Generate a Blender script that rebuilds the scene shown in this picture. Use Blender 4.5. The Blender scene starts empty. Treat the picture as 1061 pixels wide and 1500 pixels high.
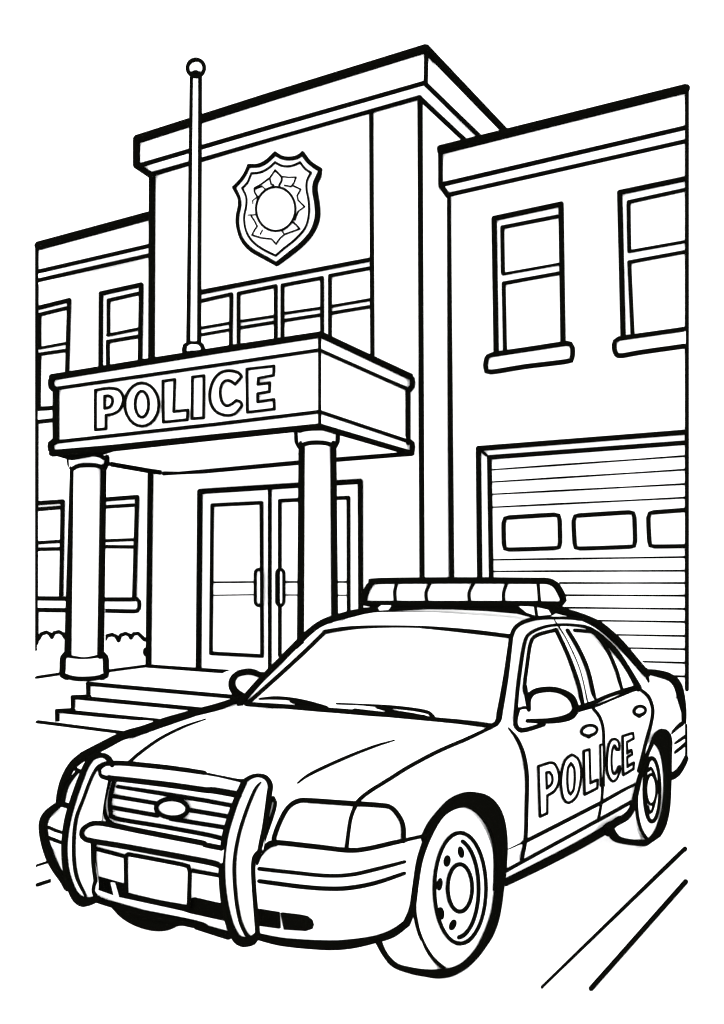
import bpy, math, random
from mathutils import Vector
from mathutils.bvhtree import BVHTree
from mathutils.geometry import delaunay_2d_cdt

# ------------------------------------------------------------------ camera, world, light
FOC, CX, HY, EYE = 1294.0, 530.5, 832.0, 1.72        # focal length / principal point in photo pixels, eye height (m)
scn = bpy.context.scene
cam_d = bpy.data.cameras.new("camera")
cam = bpy.data.objects.new("camera", cam_d)
scn.collection.objects.link(cam)
scn.camera = cam
cam.location = (0, 0, EYE)
cam.rotation_euler = (math.radians(90), 0, 0)
cam_d.sensor_fit = 'VERTICAL'
cam_d.sensor_height = 36.0
cam_d.lens = FOC / 1500.0 * 36.0
cam_d.shift_y = (HY - 750.0) / 1500.0
cam_d.clip_end = 2000

world = bpy.data.worlds.new("World")
scn.world = world
world.use_nodes = True
bg = world.node_tree.nodes["Background"]
bg.inputs[0].default_value = (1, 1, 1, 1)             # plain white overcast sky
bg.inputs[1].default_value = 1.0

sun_d = bpy.data.lights.new("sun", 'SUN')
sun_d.energy = 0.8
sun_d.angle = math.radians(60)
sun = bpy.data.objects.new("sun", sun_d)
scn.collection.objects.link(sun)
sun.rotation_euler = (math.radians(50), 0, math.radians(10))

scn.view_settings.view_transform = 'Standard'
scn.view_settings.look = 'None'
scn.view_settings.gamma = 1
scn.view_settings.exposure = 1.6
scn.cycles.max_bounces = 16
scn.cycles.diffuse_bounces = 12

# ------------------------------------------------------------------ materials
def white_mat(name, c, rough=0.8):
    m = bpy.data.materials.new(name)
    m.use_nodes = True
    nt = m.node_tree
    b = nt.nodes["Principled BSDF"]
    n = nt.nodes.new("ShaderNodeTexNoise"); n.inputs["Scale"].default_value = 6
    r = nt.nodes.new("ShaderNodeValToRGB")
    r.color_ramp.elements[0].color = (c[0] * .985, c[1] * .985, c[2] * .985, 1)
    r.color_ramp.elements[1].color = (c[0], c[1], c[2], 1)
    nt.links.new(n.outputs["Fac"], r.inputs["Fac"])
    nt.links.new(r.outputs["Color"], b.inputs["Base Color"])
    b.inputs["Roughness"].default_value = rough
    b.inputs["Specular IOR Level"].default_value = 0.0
    return m

WALL = white_mat("white_wall", (.965, .965, .965))
TRIM = white_mat("white_trim", (.965, .965, .965))
PAINT = white_mat("white_car_paint", (.965, .965, .965))
GLASS = white_mat("white_blank_glass", (.965, .965, .965))
LEAF = white_mat("white_leaf_mass", (.965, .965, .965))
FLOOR = white_mat("white_ground", (.965, .965, .965))
INK = bpy.data.materials.new("black_line")
INK.use_nodes = True
_b = INK.node_tree.nodes["Principled BSDF"]
_b.inputs["Base Color"].default_value = (0.0012, 0.0012, 0.0009, 1)
_b.inputs["Roughness"].default_value = 1.0
_b.inputs["Specular IOR Level"].default_value = 0.0

# ------------------------------------------------------------------ frames: eye rays met with real planes
O = Vector((0, 0, EYE))
def ray(p): return Vector(((p[0] - CX) / FOC, 1.0, (HY - p[1]) / FOC))
def plane(q, nrm):
    q = Vector(q); nrm = Vector(nrm); k = (q - O).dot(nrm)
    def f(p, push=0.0):
        r = ray(p); t = k / r.dot(nrm)
        P = O + r * t
        return P - r.normalized() * push
    return f
E1 = Vector((.8742, -.4856, 0)); E2 = Vector((.4856, .8742, 0)); UP = Vector((0, 0, 1))     # facade: along, into
def FP(a, n, z): return E1 * a + E2 * n + UP * z
def FN(n): return plane(E2 * n, E2)
def FA(a): return plane(E1 * a, E1)
def GZ(z): return plane((0, 0, z), (0, 0, 1))
def acoord(px, n):
    return FN(n)((px, HY)).dot(E1)
P0 = Vector((.411, 3.784, 0)); CU_ = Vector((.613, .790, 0)); CV_ = Vector((-.84, .543, 0))  # car: rearward, across
W = 1.65
def CP(u, v, z): return P0 + CU_ * u + CV_ * v + UP * z
NU = CV_.cross(UP).normalized(); NV = CU_.cross(UP).normalized()
def CU(u): return plane(CP(u, 0, 0), NU)
def CV(v): return plane(CP(0, v, 0), NV)
def K(c, pts): return [(c[0] + x / c[2], c[1] + y / c[2]) for x, y in pts]

# ------------------------------------------------------------------ mesh builder
GAIN = 2.2          # px added to every stroke
def smooth(pts, w, step=4.0):
    if len(pts) < 3: return pts, w
    out, ow = [], []
    n = len(pts)
    for i in range(n - 1):
        p0 = pts[max(i - 1, 0)]; p1 = pts[i]; p2 = pts[i + 1]; p3 = pts[min(i + 2, n - 1)]
        d = math.hypot(p2[0] - p1[0], p2[1] - p1[1])
        k = max(1, int(d / step))
        for j in range(k):
            t = j / k
            out.append(tuple(.5 * ((2 * p1[c]) + (-p0[c] + p2[c]) * t + (2 * p0[c] - 5 * p1[c] + 4 * p2[c] - p3[c]) * t * t
                                   + (-p0[c] + 3 * p1[c] - 3 * p2[c] + p3[c]) * t ** 3) for c in (0, 1)))
            ow.append(w[i] + (w[i + 1] - w[i]) * t)
    out.append(pts[-1]); ow.append(w[-1])
    return out, ow
def ell(c, rx, ry, n=28, rot=0.0, a0=0, a1=360):
    r = math.radians(rot); o = []
    for i in range(n + 1):
        a = math.radians(a0 + (a1 - a0) * i / n)
        x = rx * math.cos(a); y = ry * math.sin(a)
        o.append((c[0] + x * math.cos(r) - y * math.sin(r), c[1] + x * math.sin(r) + y * math.cos(r)))
    return o

class MB:
    def __init__(s): s.v = []; s.f = []; s.m = []
    def add(s, vs, fs, m):
        o = len(s.v); s.v += [Vector(x) for x in vs]
        for f in fs: s.f.append([i + o for i in f]); s.m.append(m)
    # tube of black line material along 3D points
    def tube(s, P, R, seg=8, m=1):
        Q = [P[0]]; S = [R[0]]
        for p, r in zip(P[1:], R[1:]):
            if (p - Q[-1]).length > 1e-5: Q.append(p); S.append(r)
        P, R = Q, S
        if len(P) < 2: return
        T = []
        for i in range(len(P)):
            a = P[max(i - 1, 0)]; b = P[min(i + 1, len(P) - 1)]
            t = (b - a)
            T.append(t.normalized() if t.length > 1e-9 else T[-1])
        nrm = T[0].orthogonal().normalized()
        rings = []
        def ring(c, r, n, b): rings.append([c + n * (r * math.cos(2 * math.pi * k / seg)) + b * (r * math.sin(2 * math.pi * k / seg)) for k in range(seg)])
        for i, (p, r, t) in enumerate(zip(P, R, T)):
            nrm = (nrm - t * nrm.dot(t))
            nrm = nrm.normalized() if nrm.length > 1e-6 else t.orthogonal().normalized()
            b = t.cross(nrm)
            if i == 0:
                ring(p - t * r * .95, r * .3, nrm, b); ring(p - t * r * .7, r * .72, nrm, b)
            ring(p, r, nrm, b)
            if i == len(P) - 1:
                ring(p + t * r * .7, r * .72, nrm, b); ring(p + t * r * .95, r * .3, nrm, b)
        vs = [v for rg in rings for v in rg]; fs = []
        for i in range(len(rings) - 1):
            for k in range(seg):
                k2 = (k + 1) % seg
                fs.append([i * seg + k, i * seg + k2, (i + 1) * seg + k2, (i + 1) * seg + k])
        fs.append(list(range(seg))[::-1]); fs.append([(len(rings) - 1) * seg + k for k in range(seg)])
        s.add(vs, fs, m)
    # stroke traced on surface f; w = width in photo px (number or list)
    def ink(s, f, pts, w, sharp=False, push=0.006, closed=False, gain=None):
        g = GAIN if gain is None else gain
        pts = [tuple(p) for p in pts]
        if closed: pts = pts + [pts[0]]
        ws = list(w) if isinstance(w, (list, tuple)) else [w] * len(pts)
        if len(ws) != len(pts):
            ws = [ws[0] + (ws[-1] - ws[0]) * i / (len(pts) - 1) for i in range(len(pts))] if len(ws) == 2 else \
                 [ws[min(int(i * len(ws) / len(pts)), len(ws) - 1)] for i in range(len(pts))]
        if sharp or len(pts) == 2:
            for a, b, wa, wb in zip(pts[:-1], pts[1:], ws[:-1], ws[1:]):
                L = math.hypot(b[0] - a[0], b[1] - a[1]); k = max(1, int(L / 40)) if f.__name__ == 'hull' else 1
                s._st(f, [(a[0] + (b[0] - a[0]) * i / k, a[1] + (b[1] - a[1]) * i / k) for i in range(k + 1)],
                      [wa + (wb - wa) * i / k for i in range(k + 1)], push, g)
        else:
            q, qw = smooth(pts, ws)
            s._st(f, q, qw, push, g)
    def _st(s, f, pts, ws, push, g):
        P = [f(p, push) for p in pts]
        if f.__name__ == 'hull':        # even out the depth along a seam so that the stroke runs smoothly
            t = [q.y for q in P]; n = len(t)
            lo = [min(t[max(0, i - 3):i + 4]) for i in range(n)]
            av = [sum(lo[max(0, i - 4):i + 5]) / len(lo[max(0, i - 4):i + 5]) for i in range(n)]
            P = [O + ray(p) * (min(a, b)) for p, a, b in zip(pts, av, t)]
        R = [max(.4, (w + g) / 2) * (p.y / FOC) for w, p in zip(ws, P)]
        P = [q - ray(p).normalized() * r * 1.05 for q, p, r in zip(P, pts, R)]
        s.tube(P, R)
    # solid patch: outline traced on surface f, given thickness along vector th
    def patch(s, f, poly, th, m=0, grid=0, push=0.0, rnd=False):
        if rnd: poly, _ = smooth(list(poly) + [poly[0]], [1] * (len(poly) + 1)); poly = poly[:-1]
        n = len(poly)
        pts = [Vector(p) for p in poly]
        if grid:
            x0 = min(p.x for p in pts); x1 = max(p.x for p in pts); y0 = min(p.y for p in pts); y1 = max(p.y for p in pts)
            def inside(x, y):
                c = False; j = n - 1
                for i in range(n):
                    a, b = pts[i], pts[j]
                    if (a.y > y) != (b.y > y) and x < (b.x - a.x) * (y - a.y) / (b.y - a.y) + a.x: c = not c
                    j = i
                return c
            gx = x0 + grid / 2
            while gx < x1:
                gy = y0 + grid / 2
                while gy < y1:
                    if inside(gx, gy): pts.append(Vector((gx, gy)))
                    gy += grid
                gx += grid
        r = delaunay_2d_cdt([Vector((p.x, p.y)) for p in pts], [], [list(range(n))], 1, 1e-4)
        V2, E, F = r[0], r[1], r[2]
        front = [f((v.x, v.y), push) for v in V2]
        back = [p + th for p in front]
        k = len(front)
        fs = [list(t) for t in F] + [[i + k for i in reversed(t)] for t in F]
        cnt = {}
        for t in F:
            for a, b in zip(t, list(t[1:]) + [t[0]]):
                cnt[(a, b)] = 1
        for (a, b) in cnt:
            if (b, a) not in cnt: fs.append([b, a, a + k, b + k])
        s.add(front + back, fs, m)
    def hexa(s, c, m=0):   # 8 corners: 4 bottom, 4 top
        s.add(c, [[3, 2, 1, 0], [4, 5, 6, 7], [0, 1, 5, 4], [1, 2, 6, 5], [2, 3, 7, 6], [3, 0, 4, 7]], m)
    def fbox(s, a0, a1, n0, n1, z0, z1, m=0):
        s.hexa([FP(a0, n0, z0), FP(a1, n0, z0), FP(a1, n1, z0), FP(a0, n1, z0), FP(a0, n0, z1), FP(a1, n0, z1), FP(a1, n1, z1), FP(a0, n1, z1)], m)
    def cyl(s, c, axis, r0, r1, h, seg=40, m=0):
        axis = axis.normalized(); n = axis.orthogonal().normalized(); b = axis.cross(n)
        vs = []
        for hh, r in ((0, r0), (h, r1)):
            for k in range(seg):
                a = 2 * math.pi * k / seg
                vs.append(c + axis * hh + n * (r * math.cos(a)) + b * (r * math.sin(a)))
        fs = [[k, (k + 1) % seg, seg + (k + 1) % seg, seg + k] for k in range(seg)]
        fs += [list(range(seg))[::-1], [seg + k for k in range(seg)]]
        s.add(vs, fs, m)
    def ball(s, c, r, sc=(1, 1, 1), m=0, nu=20, nv=12):
        vs = []; fs = []
        for j in range(nv + 1):
            th = math.pi * j / nv
            for i in range(nu):
                a = 2 * math.pi * i / nu
                vs.append(c + Vector((r * sc[0] * math.sin(th) * math.cos(a), r * sc[1] * math.sin(th) * math.sin(a), r * sc[2] * math.cos(th))))
        for j in range(nv):
            for i in range(nu):
                fs.append([j * nu + i, (j + 1) * nu + i, (j + 1) * nu + (i + 1) % nu, j * nu + (i + 1) % nu])
        s.add(vs, fs, m)
    def build(s, name, mat=WALL, parent=None, **props):
        root = parent
        while root is not None and root.parent is not None: root = root.parent
        off = root.location if root is not None else Vector((0, 0, 0))
        me = bpy.data.meshes.new(name)
        me.from_pydata([tuple(v - off) for v in s.v], [], s.f)
        me.materials.append(mat); me.materials.append(INK)
        me.polygons.foreach_set("material_index", s.m)
        me.update()
        o = bpy.data.objects.new(name, me)
        scn.collection.objects.link(o)
        if parent is not None: o.parent = parent
        for k, v in props.items(): o[k] = v
        return o

def thing(name, label, cat, loc, group=None):
    o = bpy.data.objects.new(name, None)
    scn.collection.objects.link(o)
    o.location = loc
    o["label"] = label; o["category"] = cat
    if group: o["group"] = group
    bpy.context.view_layer.update()
    return o

# ------------------------------------------------------------------ ground
g0 = GZ(0.0)
m = MB()
m.add([(-300, -60, 0), (300, -60, 0), (300, 900, 0), (-300, 900, 0)], [[0, 1, 2, 3]], 0)
m.build("ground", FLOOR, kind="structure")

def stripe(pts, name, z, inks):
    m = MB(); f = GZ(z)
    m.patch(f, pts, Vector((0, 0, -.003)))
    for a, b, w in inks: m.ink(f, [a, b], w, push=0.0)
    return m.build(name, FLOOR, kind="structure")
stripe([(794, 1446), (870, 1446), (1004, 1291), (1004, 1243)], "road_marking", .006,
       [((794, 1446), (1004, 1243), [2.5, 5]), ((866, 1448), (1005, 1291), 5.5)])
stripe([(55, 1268), (112, 1251), (118, 1276), (55, 1296)], "road_marking", .006,
       [((55, 1268), (112, 1250), 3.5), ((55, 1296), (118, 1275.5), 4)])

# ------------------------------------------------------------------ police station
NT, NW_, NC = 9.39, 10.20, 7.35           # depth of the entrance block, the wings, the canopy front
CB = Vector(FP(acoord(430, NT), NT, 0))
st = thing("police_station", "white two storey police station with tall entrance block and two wings", "police station", CB)
T = FN(NT); Tc = FN(9.14); Wn = FN(NW_); Wc = FN(9.93); Cn = FN(NC)
a_t0, a_t1 = acoord(220, NT), acoord(617.5, NT)
TH = E2 * .03
# entrance block wall
m = MB()
m.fbox(a_t0, a_t1, NT, 16, 0, 7.24)
m.ink(T, [(223, 257), (222, 530), (220.8, 660)], 8.5, sharp=True); m.ink(T, [(220.4, 695), (217.5, 976)], 7)
m.ink(T, [(615.5, 146), (618.5, 850), (619.5, 1003)], 6.5, sharp=True)
m.build("entrance_block_wall", WALL, st)
m = MB()
m.fbox(acoord(544.5, NT), a_t1 - .004, NT - .02, NT, .4, 7.19)
m.ink(T, [(544, 164), (545.7, 521)], 5, push=.02)
m.build("pilaster", WALL, st)
# its cornice
m = MB()
a_c0, a_c1 = acoord(200, 9.14), acoord(625, 9.14)
ztop = Tc((625, 72)).z; zbot = Tc((624, 121)).z
m.fbox(a_c0 + .03, a_c1 - .03, 9.14, 16.2, zbot, ztop - .02)
m.ink(Tc, [(201, 204), (400, 140.5), (624, 71)], 10.5, sharp=True)
m.ink(Tc, [(200, 205), (200, 242)], 9)
S = FA(a_c1)
m.ink(S, [(624, 71), (740, 192), (800, 254.6)], [10, 8, 8], sharp=True)
m.ink(Tc, [(624.6, 76), (624, 121)], 5)
m.ink(Tc, [(206, 242), (400, 185), (622, 121.5)], 5, sharp=True)
m.ink(S, [(622, 121.5), (704, 201), (770, 265)], 5, sharp=True)
m.ink(T, [(201, 243), (222, 257)], 8, push=.25)
m.ink(T, [(224, 255), (400, 203), (614, 142.5)], 5, sharp=True)
m.ink(FA(a_t1), [(614, 142.5), (684, 208), (740, 261)], 5, push=.5, sharp=True)
m.build("cornice", TRIM, st)

# wings
aL, aR = acoord(53, NW_), acoord(1007, NW_)
m = MB()
m.fbox(aL, a_t0 - .003, NW_, 15.5, 0, 6.42)
m.ink(Wn, [(54, 412), (54, 990)], 3.5)
m.build("wing_wall", WALL, st)
m = MB(); Wl = FN(10.1)
zt = Wl((218, 316)).z
m.fbox(acoord(53, 10.1), acoord(220, 10.1), 10.1, 15.6, Wl((218, 360)).z, zt - .02)
m.ink(Wl, [(57, 360), (219, 316)], 11)
m.ink(Wl, [(55, 398), (219, 360)], 4.5); m.ink(Wl, [(55, 411), (219, 374)], 4.5)
m.ink(Wl, [(54, 360), (54, 398)], 3.5); m.ink(Wl, [(54, 398), (54, 411)], 3.5)
m.build("wing_cornice", TRIM, st)
m = MB()
aw0 = acoord(658, NW_)
m.fbox(a_t1 + .004, aR, NW_, 15.5, 0, 6.45)
m.ink(Wn, [(657, 286), (662, 850), (663.5, 1033)], 6, sharp=True)
m.ink(Wn, [(1006.5, 207), (1006.5, 1010)], 4.5)
m.build("wing_wall", WALL, st)
m = MB()
m.fbox(acoord(646, 9.93), acoord(1007, 9.93), 9.93, 15.6, Wc((646, 270)).z, Wc((646, 221)).z - .02)
m.ink(Wc, [(645.5, 219.5), (1004, 130)], 12)
m.ink(Wc, [(645, 219), (645, 270), (656, 286)], 6.5, sharp=True)
m.ink(Wc, [(649, 270), (1004, 187)], 5.5); m.ink(Wc, [(657, 285.5), (1004, 207)], 5)
m.ink(Wc, [(1006.5, 130), (1006.5, 207)], 4.5)
m.build("wing_cornice", TRIM, st)

def window(f, outer, out_ink, panes, pane_ink, sill=None, sill_ink=None):
    m = MB()
    m.patch(f, outer, TH, push=.02)
    for pts, w in out_ink: m.ink(f, pts, w, sharp=True, push=.022)
    wd = m.build("window", TRIM, st)
    for q in panes:
        m = MB(); m.patch(f, q, TH, push=.026); 
        for pts, w in pane_ink.pop(0): m.ink(f, pts, w, sharp=True, push=.028)
        m.build("glass_pane", GLASS, wd)
    if sill:
        m = MB(); m.patch(f, sill, E2 * .12, push=.12)
        for pts, w, sh in sill_ink: m.ink(f, pts, w, sharp=sh, push=.122)
        m.build("sill", TRIM, wd)
# right wing upper windows
window(Wn, [(724, 320), (822, 299), (825, 503), (727, 517)],
       [([(727, 516), (724, 320), (822, 299), (825, 503)], 6.5), ],
       [[(736, 333), (819, 316), (820, 386), (737, 401)], [(737, 415), (820, 400), (823, 503), (740, 515)]],
       [[([(737, 400), (736, 333), (817, 317)], 4.5), ([(737, 401.5), (818, 387)], 3)],
        [([(740, 515), (738, 415), (818, 400.5)], 4.5)]],
       [(713, 522), (836, 504), (838, 528), (713, 543)],
       [([(724, 519), (715, 522), (712, 530), (712, 540), (719, 545), (770, 537), (830, 529.5), (838, 525), (839, 510), (836, 504), (830, 503), (780, 510.5), (724, 519)], 6, False)])
window(Wn, [(908, 282), (1004, 262), (1004, 482), (914, 495)],
       [([(913, 494), (908, 282), (1003, 262)], 6.5)],
       [[(921, 296), (1002, 277), (1002, 353), (922, 368)], [(922, 384), (1002, 369), (1002, 481), (927, 492)]],
       [[([(922, 367), (921, 296), (1003, 278)], 4.5), ([(922, 368.5), (1003, 354)], 3.5)],
        [([(927, 492), (922, 384), (1003, 369)], 4.5)]],
       [(901, 498), (1003, 482), (1003, 507), (902, 521)],
       [([(1003, 482), (930, 492.5), (907, 496), (901, 500), (900, 510), (903, 519), (911, 521), (940, 516), (1003, 507)], 6, False)])
# left wing windows
window(Wn, [(57, 451), (101, 440), (98, 560), (98, 597), (57, 600)],
       [([(56, 451), (101.5, 439.6), (98, 560)], 5)],
       [[(58, 461), (96, 452), (96, 503), (57, 510)], [(57, 519), (96, 514), (95, 594), (57, 596)]],
       [[([(58, 508), (58, 461), (97, 451.5)], 4.2), ([(58, 510), (96, 503)], 3)],
        [([(57, 596), (58, 519), (96, 513.5)], 4.2)]],
       [(56, 599), (100, 595), (100, 612), (56, 618)],
       [([(56, 599), (100, 595.5)], 5, True), ([(56, 618), (100, 613)], 5, True)])
window(Wn, [(148, 430), (207, 417), (205, 580), (148, 590)],
       [([(147.5, 545), (148, 430), (207, 417), (205, 545)], 5.5)],
       [[(159, 440), (203, 431), (203, 482), (158, 491)], [(158, 500), (203, 493), (203, 560), (158, 565)]],
       [[([(159, 490), (159, 440), (203, 430)], 4.2), ([(158, 491), (202, 482)], 3.5)],
        [([(158.5, 550), (158, 500.5), (202, 493)], 4.5)]])
window(Wn, [(56, 737), (92, 734), (90, 877), (56, 877)],
       [([(56, 737), (92, 734.5), (89.5, 877)], 5)],
       [[(56, 746), (88, 743), (88, 793), (56, 795)], [(56, 805), (88, 804), (87, 875), (56, 875)]],
       [[([(56, 746), (88, 743.5)], 4.2), ([(56, 795), (88, 793)], 3.5)],
        [([(56, 804.6), (88, 804)], 3.8)]],
       [(56, 877), (105, 877), (105, 894), (56, 893)],
       [([(56, 876.5), (104, 877)], 5, True), ([(56, 893.5), (104, 894)], 5, True)])
window(Wn, [(146, 732), (201, 728), (197, 878), (145, 878)],
       [([(150, 732), (201, 728), (196.7, 877)], 5), ([(146, 732), (145, 878)], 5)],
       [[(152, 742), (196, 740), (195, 790), (152, 792)], [(152, 801), (195, 801), (193, 876), (152, 876)]],
       [[([(154, 742.5), (196, 740)], 3.8), ([(154, 792), (195, 790.5)], 3)],
        [([(154, 800.8), (195, 801.2)], 3.5)]],
       [(140, 878), (203, 878), (203, 895), (140, 894)],
       [([(152, 878), (190, 878), (201, 877.8), (204, 881), (204, 891), (201, 895), (190, 895.5), (152, 894.6)], 4.8, False)])
# window band above the canopy: four windows
C6 = (280, 360, 2.947)
m = MB(); m.patch(T, [(284, 431), (543, 380), (544, 545), (284, 560)], TH, push=.012)
m.ink(T, [(284, 430), (543, 380)], [6, 5], push=.02); m.ink(T, [(284, 431), (284, 545)], 4.5, push=.02)
band = m.build("window_frame", TRIM, st)
for q, inks in [
    ([(289, 442), (339, 431), (338, 540), (289, 545)], [([(292, 441.5), (339, 431), (338, 520)], 4.3), ([(292, 481), (338, 473)], 3.2), ([(292, 491), (338, 483)], 3.5)]),
    ([(350, 431), (404, 419), (404, 535), (350, 540)], [([(349.6, 520), (349.6, 430), (404, 419), (404, 520)], 4.3), ([(350, 471), (403, 463)], 3.2), ([(350, 480.5), (403, 472)], 4)]),
    ([(414, 418), (472, 407), (472, 530), (414, 535)], [([(414, 520), (414, 418), (472, 407), (472, 520)], 4.3), ([(414, 459.4), (472, 451)], 3.2), ([(414, 470), (472, 461)], 4)]),
    ([(484, 404), (542, 393), (543, 530), (484, 530)], [([(483.6, 520), (483.6, 404), (541, 393)], 4.3), ([(484, 449), (541, 439)], 3.2), ([(484, 459), (541, 449.5)], 4)])]:
    m = MB(); m.patch(T, q, TH, push=.024)
    for pts, w in inks: m.ink(T, pts, w, sharp=True, push=.026)
    m.build("glass_pane", GLASS, band)

# entrance doors
CD = (200, 640, 2.6525)
m = MB(); m.patch(T, [(291, 720), (528, 706), (528, 1000), (289, 982)], TH, push=.012)
m.ink(T, [(291, 981), (293, 720), (528, 705), (529, 996)], [7, 6], sharp=True, push=.02)
m.build("door_frame", TRIM, st)
def leaf(body, seam, glass, glass_ink, bars, handle):
    m = MB(); m.patch(T, body, TH, push=.022)
    for pts, w in seam: m.ink(T, pts, w, push=.024)
    d = m.build("entrance_door", TRIM, st)
    m = MB(); m.patch(T, glass, TH, push=.03)
    for pts, w in glass_ink: m.ink(T, pts, w, sharp=True, push=.032)
    m.build("glass_pane", GLASS, d)
    m = MB()
    m.patch(T, [bars[0][0], bars[0][1], bars[1][1], bars[1][0]], TH, push=.036)
    m.ink(T, bars[0], 2, push=.038, gain=1.2); m.ink(T, bars[1], 1.6, push=.038, gain=.8)
    m.build("push_bar", TRIM, d)
    x0, x1, y0, y1 = handle
    q = ell(((x0 + x1) / 2, y0 + 6), (x1 - x0) / 2, 6, 8, 0, 180, 360) + ell(((x0 + x1) / 2, y1 - 6), (x1 - x0) / 2, 6, 8, 0, 0, 180)
    m = MB(); m.patch(T, q, E2 * .03, push=.08)
    m.ink(T, q + [q[0]], 3.2, push=.085, sharp=True)
    m.build("door_handle", TRIM, d)
leaf([(296, 723), (394, 717), (394, 990), (293, 980)], [([(395.3, 717), (395.3, 985)], 4)],
     [(311, 740), (383, 737), (384, 960.5), (309, 957)], [([(311, 740), (383, 736.5), (384, 961), (309, 957), (311, 740)], 4)],
     [[(313, 853), (383, 852.5)], [(313, 872), (383, 871)]], (374, 384, 834, 887))
leaf([(397, 717), (525, 708), (525, 990), (397, 990)], [],
     [(410, 733.5), (510, 729), (510, 960), (410, 961)], [([(410, 960), (410, 733.5), (510.5, 729), (511, 960)], 4)],
     [[(411, 852.5), (509, 852.5)], [(411, 871.5), (509, 872)]], (405.5, 416, 834, 887))

# garage
m = MB(); m.patch(Wn, [(702, 656), (1004, 633), (1004, 1005), (703, 1012)], TH, push=.012)
m.ink(Wn, [(704.5, 1028), (703, 860), (701, 657), (1004, 633)], 6.5, sharp=True, push=.02)
m.ink(Wn, [(703.5, 659), (713, 667)], 2.2, push=.02)
m.build("garage_door_frame", TRIM, st)
m = MB(); m.patch(Wn, [(718, 669), (1003, 648), (1003, 1003), (720, 1010)], TH, push=.022)
m.ink(Wn, [(722, 1028), (720, 860), (717, 670), (1004, 648.5)], 5.5, sharp=True, push=.026)
for y0, y1 in [(688, 668), (706, 688), (724, 709), (743, 729), (820, 816), (837, 836), (854, 854), (871.5, 872.5), (889, 892), (907, 911), (927, 931.6), (945, 951), (963, 971), (981, 991)]:
    h = (y0 + y1) / 2
    m.ink(Wn, [(722, y0), (815, y0 + (y1 - y0) * .33), (920, y0 + (y1 - y0) * .7), (1003, y1)], [1.4, 2.6, 1.8, 2.6], push=.026, gain=1.1)
gd = m.build("garage_door", TRIM, st)
for q in [[(738, 758), (820, 754), (820.5, 803), (738.5, 805)], [(840.5, 755), (929.5, 750.5), (930.5, 801), (842, 803.5)], [(950, 750.5), (1004, 747), (1004, 800), (951.5, 800.5)]]:
    m = MB(); m.patch(Wn, q, TH, push=.03)
    r = 5; closed = q[1][0] < 1000
    (ax, ay), (bx, by), (cx, cy), (dx, dy) = q
    if closed:
        pts = [(ax + r + 3, ay), (ax + 2, ay + 1.2), (ax, ay + r + 3), (dx, dy - r - 3), (dx + 1.5, dy - 1.2), (dx + r + 3, dy), (cx - r - 3, cy), (cx - 1.5, cy - 1.2), (cx, cy - r - 3), (bx, by + r + 3), (bx - 1.5, by + 1.2), (bx - r - 3, by), (ax + r + 3, ay)]
    else:
        pts = [(bx, by), (ax + r + 3, ay), (ax + 2, ay + 1.2), (ax, ay + r + 3), (dx, dy - r - 3), (dx + 1.5, dy - 1.2), (dx + r + 3, dy), (cx, cy)]
    m.ink(Wn, pts, 5.2, push=.032)
    m.build("door_window", GLASS, gd)

# terrace and steps
ZT = .36
def edge(pxs, z): return GZ(z)(pxs)
aTl = acoord(56, 10.1)
m = MB()
L = edge((129, 1001.5), .36)
nT = L.dot(E2); aT = L.dot(E1)
m.fbox(aTl, a_t1 + .3, nT + .004, NW_ - .003, 0, ZT)
f = GZ(ZT)
m.ink(f, [(54.5, 993), (88, 988)], 5, push=.06); m.ink(f, [(156, 984), (217, 976)], 5, push=.06)
m.ink(T, [(217, 976), (291, 981), (528, 997)], 4.5, sharp=True, push=.35)
m.build("terrace", WALL, st)
m = MB()
rows = [((129, 1001.5), (600, 1043.8), .36, 1019), ((106.5, 1021), (600, 1068.5), .24, 1038.5), ((83.5, 1041), (600, 1092.1), .12, 1061)]
ns = [nT] + [edge(r[0], r[2]).dot(E2) for r in rows[1:]]
for i, (l, r, z, yb) in enumerate(rows):
    P = edge(l, z)
    m.fbox(P.dot(E1), a_t1, P.dot(E2), (nT if i == 0 else ns[i - 1]) - .002, .003 * i, z)
    fz = GZ(z); fn = FN(P.dot(E2))
    m.ink(fz, [l, r], 4.8, push=.012)
    m.ink(fn, [l, (l[0] + .5, yb)], 4.8, push=.012)
for (x0, y0), (x1, y1) in [((108, 1021), (131, 1020)), ((85, 1041), (108, 1040))]:
    m.ink(FN(ns[2] - .02), [(x0, y0), (x1, y1)], 4.5)
m.build("steps", WALL, st)
m = MB()
a = g0((55.5, 1058)); b = g0((82, 1061)); c = g0((600, 1127))
m.add([a, b, c, c + Vector((.5, 2, 0)), a + Vector((0, 2, 0))], [[0, 1, 2, 3, 4]], 0)
for v in m.v: v.z = .006
m.ink(GZ(.006), [(55.5, 1058), (83, 1061.5), (600, 1127)], 5, sharp=True, push=0)
m.build("pavement", FLOOR, kind="structure")

# canopy
m = MB()
ac0, ac1 = acoord(79, NC), acoord(468.5, NC)
zr1, zr0 = Cn((468.5, 490)).z, Cn((468.5, 513)).z
zl1, zl0 = Cn((468.5, 603)).z, Cn((468.5, 625)).z
m.fbox(ac0 + .06, ac1 - .012, NC + .012, NT - .002, zl0 + .02, zr1 - .02)
_sc = FA(ac1)
def SC(p, push=0.0):
    q = _sc(p, push)
    return q if q.dot(E2) < NT - .06 else T(p, .06)
m.ink(Cn, [(82, 571), (82, 646)], 8.5); m.ink(Cn, [(468.5, 494), (468.5, 622)], 3.3)
m.ink(SC, [(598, 571), (598, 648)], 6)
m.patch(Cn, [(76, 662), (150, 656), (165, 660), (150, 665), (101, 674), (84, 669)], E2 * .05, m=1, push=.01)
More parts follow.
